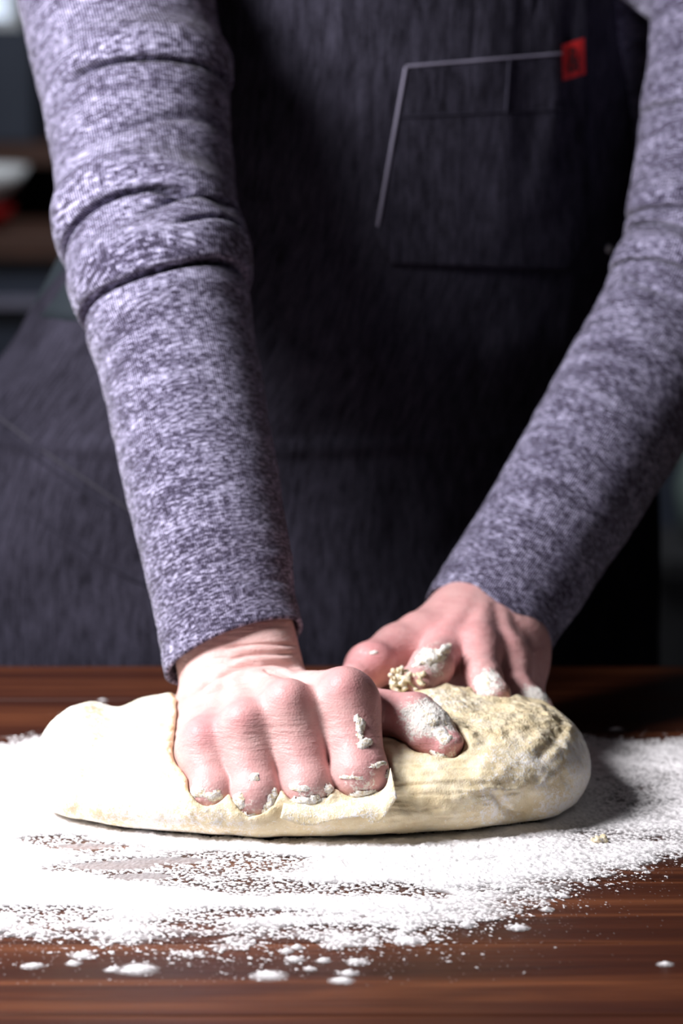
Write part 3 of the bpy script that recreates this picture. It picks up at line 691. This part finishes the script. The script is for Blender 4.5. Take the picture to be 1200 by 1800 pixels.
edge('frayed_edge_highlight', pg[:52:4, 0]+[0, -0.0008, 0], 0.0009, M_THREAD)  # pale frayed edge, also painting the light caught along the left side
edge('pocket_hem', pg[0, ::5]+[0, -0.0008, 0.0004], 0.0008, M_THREAD)  # pale thread paints the light caught along the top hem
edge('pocket_seam', pg[15, ::5]+[0, -0.0010, 0], 0.0006, M_DENIM)
edge('pocket_seam', pg[:16:3, 28]+[0, -0.0010, 0], 0.0008, M_DENIM)
stitch('skirt_seam', [(-60, 690), (0, 735), (80, 795), (160, 850), (240, 905)], 0.0008, 0.0018, M_SEAM)
stitch('skirt_seam', [(-60, 712), (0, 757), (80, 817), (160, 872), (240, 925)], 0.0008, 0.002, M_DENIM)
stitch('skirt_seam', [(40, 890), (110, 940), (200, 1000), (260, 1030)], 0.0008, 0.002, M_DENIM)
stitch('bib_edge_seam', [(1034, 60), (1060, 130), (1080, 190), (1094, 240)], 0.0007, 0.0015, M_DENIM)
# tie around the waist
zt = 0.205; tt_ = np.linspace(1.25, 2*math.pi-1.25, 160); g = []
for dz in np.linspace(-0.017, 0.017, 6):
    c = shell(tt_, np.full(160, zt+dz), 0.0075); g.append(c+np.stack([0*tt_, 0*tt_, -0.006*np.sin(tt_/2)**2], -1))
g = np.array(g); o = mesh_np('waist_tie', g.reshape(-1, 3), grid_faces(6, 160), [M_TIE], apron); s = o.modifiers.new('thick', 'SOLIDIFY'); s.thickness = 0.0015; s.offset = 1
for sx, p0 in ((-1, APR[-1, 60]), (1, APR[-1, -60])):                          # straps over the shoulders
    q = spline(np.array([p0, p0+[sx*0.01, 0.02, 0.05], p0+[sx*0.015, 0.08, 0.075], p0+[sx*0.01, 0.19, 0.03]]), 30)
    g = np.stack([q+[-0.014, 0, 0], q+[0.014, 0, 0]], 1); o = mesh_np('strap', g.reshape(-1, 3), grid_faces(30, 2), [M_DENIM], apron); s = o.modifiers.new('thick', 'SOLIDIFY'); s.thickness = 0.002
# red woven label with its dark ampersand
lab, lg = cloth_patch('pocket_label', (987, 79), (1027, 66), (1029, 130), (989, 142), 8, 12, 0.0072, M_RED, apron, th=0.0008)
lab['label'] = 'small red woven label with a dark ampersand'
lab.data.materials.append(M_BLACK)
fc = bpy.data.curves.new('glyph', 'FONT'); fc.body = '&'; fc.align_x = 'CENTER'; fc.align_y = 'CENTER'; fc.extrude = 0.01; fc.offset = 0.012
fo = bpy.data.objects.new('glyph', fc); C.objects.link(fo); dg = bpy.context.evaluated_depsgraph_get(); gm = bpy.data.meshes.new_from_object(fo.evaluated_get(dg)); bpy.data.objects.remove(fo)
gv = np.array([v.co[:] for v in gm.vertices]); lo, hi = gv.min(0), gv.max(0); ga = (gv-lo)/(hi-lo)
TLp, TRp, BLp, BRp = lg[0, 0], lg[0, -1], lg[-1, 0], lg[-1, -1]
a = 0.24+0.52*ga[:, 0:1]; v = 0.84-0.68*ga[:, 1:2]
gp = TLp*(1-a)*(1-v)+TRp*a*(1-v)+BLp*(1-a)*v+BRp*a*v+np.array([0, -1, 0])*(0.0008+0.0006*ga[:, 2:3])
import bmesh
bm = bmesh.new(); bm.from_mesh(lab.data); nv = [bm.verts.new(p) for p in gp]
for p in gm.polygons:
    try: f = bm.faces.new([nv[i] for i in p.vertices]); f.material_index = 1
    except ValueError: pass
bm.to_mesh(lab.data); bm.free()
lab.modifiers.clear()
# drop of flour dust on the bib
V, Q = lathe([(0.0, -0.0022), (0.0018, -0.0014), (0.0024, 0), (0.0018, 0.0014), (0.0, 0.0022)], 10)
o = mesh_np('flour_speck', np.array(V)*[1, 1, 1.2]+on_apron(1068, 437, 0.002), Q, [M_WHITE], apron)
# trousers
GT = Field((-0.24, 0.28, -T), (0.26, 0.72, 0.06), 0.007)
for s_ in (-1, 1):
    ly = 0.03*(s_+1)
    GT.cap((s_*0.088, 0.475+ly, -0.05), (s_*0.092, 0.465+ly, -0.45), 0.096, 0.072, 0.03, pad=0.02); GT.cap((s_*0.092, 0.465+ly, -0.45), (s_*0.097, 0.485+ly, -0.80), 0.072, 0.066, 0.02, pad=0.02)
V, Q = GT.surface(); mesh_np('trousers', relax(V, Q, 2), Q, [M_TROUSER], person)

# dough scraps stuck to the fingers
def patch(V, N, m, f, th, name):
    used = np.unique(f); inv = np.zeros(len(V), int); inv[used] = np.arange(len(used))
    t = np.clip((m[used]-0.46)*2.6, -0.3, 1); Vp = V[used]+N[used]*(t*th*0.001+0.0004*th*np.clip(t, 0, 1)*fbm(V[used], 0.0018, 2))[:, None]
    mesh_np(name, Vp, inv[f], [M_DOUGH], person, attrs={'flour': np.full(len(Vp), 0.62), 'rough': np.ones(len(Vp))})
def scraps(hand, spots, name='dough_scrap'):
    """pasty smears: patches of dough that follow the skin, ragged at the edge, thickest in the middle"""
    V, Q, N = SKINS[hand]
    for (px, py, Y, rx, rz, th, ang) in spots:
        c = at(px, py, Y); k_ = (V[:, 1]-CAM[1])/(Y-CAM[1])               # compare along the sight line
        dx = V[:, 0]/k_-c[0]; dz = CAM[2]+(V[:, 2]-CAM[2])/k_-c[2]; ca, sa = math.cos(ang), math.sin(ang)
        q = ((dx*ca+dz*sa)/(rx*0.001))**2+((-dx*sa+dz*ca)/(rz*0.001))**2
        near_ = np.where((q < 5) & (np.abs(V[:, 1]-Y) < 0.022) & (N[:, 1] < 0.35))[0]
        m = np.full(len(V), -1.0); P = V[near_]+px*0.01
        m[near_] = np.exp(-q[near_])+0.55*fbm(P, 0.0045, 3, 0.6)+0.15*fbm(P+3, 0.0015, 2)
        keep = m > 0.46; f = Q[keep[Q].sum(1) >= 3]
        if len(f) < 6: continue
        lab_ = np.arange(len(V))                                        # separate patches become separate parts
        for _ in range(80):
            mn = lab_[f].min(1); new = lab_.copy()
            for c_ in range(4): np.minimum.at(new, f[:, c_], mn)
            if (new == lab_).all(): break
            lab_ = new
        fl_ = lab_[f[:, 0]]
        for l_ in np.unique(fl_):
            g_ = f[fl_ == l_]
            if len(g_) >= 8: patch(V, N, m, g_, th, name)
scraps('A', [(632, 1278, -0.03, 2.6, 6.5, 1.5, 0.15), (640, 1308, -0.03, 4.0, 2.6, 1.3, 0.3), (664, 1345, -0.03, 5.0, 1.6, 1.3, 0.35), (684, 1362, -0.03, 2.2, 4.0, 1.9, -0.2), (612, 1366, -0.035, 6.0, 1.4, 0.8, 0.0), (640, 1395, -0.035, 8.0, 1.8, 1.0, 0.2),
             (432, 1434, -0.04, 8.5, 2.6, 1.5, 0.0), (474, 1415, -0.04, 3.0, 6.5, 1.5, -0.3), (445, 1365, -0.04, 3.4, 2.0, 0.9, 0.5), (420, 1405, -0.04, 3.0, 5.0, 0.8, 0.0), (538, 1408, -0.04, 10.0, 2.4, 1.7, 0.1), (578, 1392, -0.04, 2.4, 4.0, 1.8, 0.0), (525, 1385, -0.04, 5.0, 2.0, 0.7, 0.0),
             (382, 1422, -0.04, 9.0, 2.4, 1.9, 0.1), (345, 1392, -0.04, 4.0, 4.5, 0.9, 0.0), (372, 1398, -0.04, 5.0, 2.5, 0.7, 0.0), (755, 1262, -0.01, 7.0, 3.5, 0.7, -0.5), (775, 1292, -0.01, 6.0, 3.0, 0.6, -0.5), (775, 1330, -0.014, 8.0, 1.6, 0.9, -0.4)])
scraps('B', [(755, 1158, 0.055, 8.5, 4.5, 1.4, 0.2), (780, 1143, 0.06, 4.5, 2.5, 1.6, 0.4), (852, 1200, 0.055, 3.0, 5.0, 0.7, 0.0), (942, 1240, 0.065, 5.5, 2.0, 1.0, -0.3), (655, 1148, 0.07, 3.0, 1.3, 0.9, 0.3)])
# crumbly shreds where the second hand grips the dough
def crumble(name, c, n, sp, r, parent, label=None):
    c = np.array(c); sp = np.array(sp); f = Field(c-3*sp-0.004, c+3*sp+0.004, 0.0007); rs = np.random.RandomState(n+int(1e4*abs(c[0])))
    for i in range(n):
        p = c+(rs.rand(3)*2-1)*sp*1.6; q = p+rs.normal(size=3)*r*0.45; f.cap(p, q, r*(0.6+0.6*rs.rand()), r*(0.5+0.5*rs.rand()), 0.0008)
    V, Q = f.surface(); V[:, 2] = np.maximum(V[:, 2], 0.0006)
    return mesh_np(name, V, Q, [M_DOUGH], parent, attrs={'flour': np.full(len(V), 0.38), 'rough': np.ones(len(V))})
crumble('dough_shred', at(716, 1198, 0.038), 110, (0.0048, 0.003, 0.0026), 0.0011, dough)
crumble('dough_shred', at(700, 1184, 0.038), 16, (0.0014, 0.002, 0.0018), 0.0010, dough)
cr = crumble('dough_crumb', at(1050, 1484, -0.038)+[0, 0, 0.0012], 22, (0.0022, 0.002, 0.0010), 0.0013, None)
tag(cr, 'small yellowish dough crumb lying on flour right of the dough', 'crumb')

# ------------------------------------------------------------------ flour on the table
def tabxy(px, py):
    b = (900-py)/F_PX; d = np.array([(px-600)/F_PX, CP+b*SP, -SP+b*CP]); k = -CAM[2]/d[2]; return np.array(CAM)[:2]+d[:2]*k
hs = 0.0006
gx = np.arange(-0.25, 0.25, hs); gy = np.arange(-0.215, 0.215, hs)
GX, GY = np.meshgrid(gx, gy); P3 = np.stack([GX, GY, 0*GX], -1)
fb = [tabxy(*p) for p in ((-250, 1650), (0, 1650), (300, 1655), (500, 1660), (700, 1650), (850, 1630), (930, 1585), (1020, 1555), (1120, 1530), (1200, 1512), (1450, 1490))]
fa = [tabxy(*p) for p in ((-250, 1300), (0, 1305), (100, 1290), (600, 1255), (1000, 1285), (1100, 1290), (1200, 1285), (1450, 1290))]
front = np.interp(gx, [p[0] for p in fb], [p[1] for p in fb])[None]; back = np.interp(gx, [p[0] for p in fa], [p[1] for p in fa])[None]
warp = 0.012*fbm(P3, 0.05, 3)
dens = np.minimum(sst(-0.024, 0.055, GY+warp-front), sst(-0.015, 0.035, back-GY+warp))
dens *= sst(-0.25, -0.215, GX)*sst(0.25, 0.20, GX)
cl = fbm(P3*[1, 1.3, 1], 0.020, 4, 0.6); fine = fbm(P3, 0.0035, 3, 0.7); grain = rng.rand(*GX.shape)
cover = dens*1.24-0.18+0.7*cl*(1.25-0.85*dens)*sst(0.0, 0.12, dens)*sst(0.10, 0.02, GY+0*dens)+0.3*cl*sst(0.02, 0.1, GY)+0.30*fine*(1-0.5*dens)
# wiped, sticky patches showing the wood
def wipe(px, py, rx, ry, amt, ang=0.0, streak=0.5):
    global cover
    c = tabxy(px, py); cx_, cy_ = GX-c[0], GY-c[1]; ca, sa = math.cos(ang), math.sin(ang)
    q = ((cx_*ca+cy_*sa)/rx)**2+((-cx_*sa+cy_*ca)/ry)**2
    wv = np.exp(-q**1.5)*(0.75+streak*fbm(P3*[0.5, 1.5, 1]+px, 0.012, 3)); cover = cover-amt*1.7*np.clip(wv, 0, 1.3)
for a_ in ((95, 1478, 0.018, 0.008, 1.0), (150, 1490, 0.022, 0.008, 0.9), (220, 1527, 0.032, 0.011, 1.2), (255, 1545, 0.016, 0.006, 0.7), (330, 1510, 0.05, 0.012, 0.62), (440, 1520, 0.03, 0.016, 0.62), (400, 1557, 0.030, 0.012, 0.95), (460, 1562, 0.018, 0.012, 0.95), (640, 1565, 0.030, 0.009, 1.15), (690, 1562, 0.012, 0.006, 0.9), (752, 1576, 0.010, 0.005, 1.0), (40, 1602, 0.030, 0.006, 0.9), (120, 1618, 0.02, 0.006, 0.8), (420, 1608, 0.03, 0.006, 0.8), (330, 1625, 0.015, 0.006, 0.8), (600, 1632, 0.02, 0.005, 0.7), (1090, 1470, 0.03, 0.010, 0.55), (1000, 1480, 0.02, 0.01, 0.35), (1110, 1400, 0.03, 0.03, 0.25), (55, 1430, 0.004, 0.010, 0.8)):
    wipe(*a_)
cover = cover-0.55*np.clip(fbm(P3*[0.45, 1.5, 1]+21, 0.012, 4, 0.6)-0.05, 0, 1)*sst(0.0, -0.04, GY)*1.6
cover = cover-sst(0.085, 0.13, GX)*(0.30+0.55*fbm(P3*[0.6, 1.3, 1]+8, 0.014, 4))*sst(-0.06, 0.0, GY)
film = 0.05*dens; wet = 0*dens
for px, py, rx, ry, am in ((205, 1524, 0.018, 0.0065, 0.5), (255, 1543, 0.013, 0.0045, 0.45), (150, 1490, 0.014, 0.0045, 0.4), (290, 1515, 0.018, 0.005, 0.42)):
    c = tabxy(px, py); e_ = np.exp(-(((GX-c[0])/rx)**2+((GY-c[1])/ry)**2+0.5*cl)**2); film = np.maximum(film, am*e_); wet = np.maximum(wet, sst(0.35, 0.6, e_)*(1-sst(0.55, 0.8, cover)))
cover = np.maximum(cover, film*(0.9+0.35*fine))
gate = sst(-0.0016, 0.0002, DF.sample(np.stack([GX, GY, 0*GX+0.0035], -1)))
hgt = 0.0002+np.clip(cover, 0, 1.2)*(0.0009+0.0011*np.clip(cl+0.3, 0, 1)+0.0005*fine)+0.0002*np.clip(cover, 0, 1)*grain
# single specks out on the bare wood, denser near the edge
spk = (grain > 0.9985-0.10*np.clip(dens*1.6+0.25*cl, 0, 1)) & (dens > 0.003)
dfr = GY+warp-front; spk |= (back-GY+warp > 0.01) & (rng.rand(*GX.shape) > 1-0.09*np.exp(-(np.clip(-dfr-0.004, 0, 1)/0.024)**1.2)*(0.5+np.clip(cl+0.2, 0, 1)))
pad = lambda m: m | np.roll(m, 1, 0) | np.roll(m, 1, 1)
clump = np.zeros_like(GX)
for px, py, r in ((58, 1699, 2.9), (145, 1681, 3.4), (196, 1706, 2.2), (240, 1705, 5.2), (472, 1716, 4.6), (600, 1725, 3.2), (612, 1712, 2.6), (628, 1692, 3.0), (568, 1690, 2.0), (519, 1688, 2.6), (503, 1674, 2.0), (521, 1667, 2.0), (545, 1705, 1.8), (910, 1632, 3.0), (718, 1655, 4.2), (600, 1650, 3.6), (1168, 1696, 2.2), (225, 1224, 2.8), (180, 1232, 1.8), (1083, 1283, 3.0), (655, 1655, 2.4), (130, 1695, 2.2), (990, 1577, 1.8), (960, 1600, 2.0), (820, 1628, 2.4)):
    c = tabxy(px, py); q = ((GX-c[0])**2+((GY-c[1])*1.15)**2)/(r*0.001)**2
    clump = np.maximum(clump, np.exp(-q*0.9)*(0.85+0.5*fine)*(q < 3.2))
cover = np.maximum(cover, clump*1.3); hgt = np.maximum(hgt, clump*0.0016)
lit = cover.copy(); lit = np.maximum(lit, np.where(pad(spk), 0.95, 0)); lit = np.where(pad(spk), np.maximum(lit, 0.95), lit); hgt = np.where(pad(spk), hgt+0.0004, hgt)
mask = (lit > 0.02) & (gate > 0.02)
q = grid_faces(*GX.shape); mk = mask.ravel(); q = q[mk[q].sum(1) >= 3]
used = np.zeros(GX.size, bool); used[q.ravel()] = True; remap = np.cumsum(used)-1
Vf = np.stack([GX+hs*0.3*(rng.rand(*GX.shape)-0.5), GY+hs*0.3*(rng.rand(*GX.shape)-0.5), hgt], -1).reshape(-1, 3)[used]
fl = mesh_np('flour', Vf, remap[q], [M_FLOUR], attrs={'cover': np.clip(lit, 0, 1.3).ravel()[used], 'wet': wet.ravel()[used]})
tag(fl, 'loose white flour scattered across the table around the dough', 'flour', kind='stuff')

# ------------------------------------------------------------------ the dark kitchen behind
cab = bpy.data.objects.new('kitchen_cabinet', None); C.objects.link(cab); tag(cab, 'dark slate base cabinet far behind the person', 'cabinet')
slab('carcass', (-2.2, 2.4, 3.42, 4.38, -T, -0.018), M_NAVY, cab); slab('worktop', (-2.22, 2.42, 3.38, 4.39, -0.018, 0.022), M_SHELF, cab, 0.004)
for i in range(7):
    x0 = -2.18+i*0.65; d_ = slab('door', (x0, x0+0.63, 3.40, 3.42, -T+0.1, -0.035), M_NAVY, cab, 0.003)
    slab('handle', (x0+0.25, x0+0.38, 3.375, 3.40, -0.10, -0.085), M_THREAD, d_)
sh = slab('wall_shelf', (-1.6, -0.50, 3.75, 4.38, 0.127, 0.165), M_SHELF, None, 0.003); tag(sh, 'brown wooden shelf out of focus behind the left sleeve', 'shelf')
fr = bpy.data.objects.new('wall_cabinet', None); C.objects.link(fr); tag(fr, 'slate blue wall cabinet above the brown shelf at left', 'cabinet')
slab('carcass', (-1.5, -0.575, 3.80, 4.38, 0.165, 0.375), M_NAVY, fr); slab('door', (-1.49, -1.04, 3.785, 3.80, 0.17, 0.37), M_NAVY, fr, 0.003); slab('door', (-1.03, -0.58, 3.785, 3.80, 0.17, 0.37), M_NAVY, fr, 0.003)
w1 = bpy.data.objects.new('window_1', None); C.objects.link(w1); tag(w1, kind='structure')
slab('window_frame', (-1.5, -0.66, 4.34, 4.40, 0.375, 0.40), M_WHITE, w1); slab('window_frame', (-1.5, -0.66, 4.34, 4.40, 1.25, 1.30), M_WHITE, w1); slab('pane', (-1.5, -0.68, 4.37, 4.39, 0.40, 1.25), M_GLASS, w1); slab('window_frame', (-0.68, -0.66, 4.34, 4.40, 0.40, 1.25), M_WHITE, w1)
bowl = [(0.0, 0.0), (0.045, 0.0), (0.05, 0.008), (0.085, 0.035), (0.105, 0.068), (0.1, 0.068), (0.08, 0.038), (0.045, 0.012), (0.0, 0.01)]
def ware(name, prof, loc, mat, label, catg):
    V, Q = lathe(prof, 48); o = mesh_np(name, V, Q, [mat]); o.location = loc; tag(o, label, catg); return o
ware('red_dish', [(0.0, 0.0), (0.05, 0.0), (0.07, 0.02), (0.078, 0.045), (0.074, 0.045), (0.064, 0.022), (0.046, 0.006), (0.0, 0.006)], (-0.655, 3.52, 0.022), M_REDG, 'small red dish out of focus under the white bowl at left', 'dish')
ware('white_bowl', bowl, (-0.655, 3.52, 0.0675), M_WHITE, 'white bowl out of focus on top of the small red dish', 'bowl')
st_ = bpy.data.objects.new('low_stool', None); C.objects.link(st_); st_.location = (0.640, 3.0, 0.11)
tag(st_, 'dark low stool under the grey green crock at right', 'stool')
slab('seat', (-0.14, 0.14, -0.14, 0.14, -0.58, -0.55), M_TROUSER, st_, 0.004)
for x in (-0.11, 0.11):
    for y in (-0.11, 0.11): slab('leg', (x-0.015, x+0.015, y-0.015, y+0.015, -T-0.11, -0.58), M_TROUSER, st_)
ware('ceramic_crock', [(0.0, 0.0), (0.075, 0.0), (0.10, 0.03), (0.105, 0.09), (0.09, 0.14), (0.07, 0.155), (0.074, 0.17), (0.066, 0.17), (0.06, 0.15), (0.09, 0.09), (0.07, 0.02), (0.0, 0.015)], (0.640, 3.0, -0.44), M_SAGE, 'pale grey green crock blurred at the right edge behind the sleeve', 'crock')

# stand everything on a floor at z = 0
for o in list(SC.objects):
    if o.parent is None: o.location.z += T
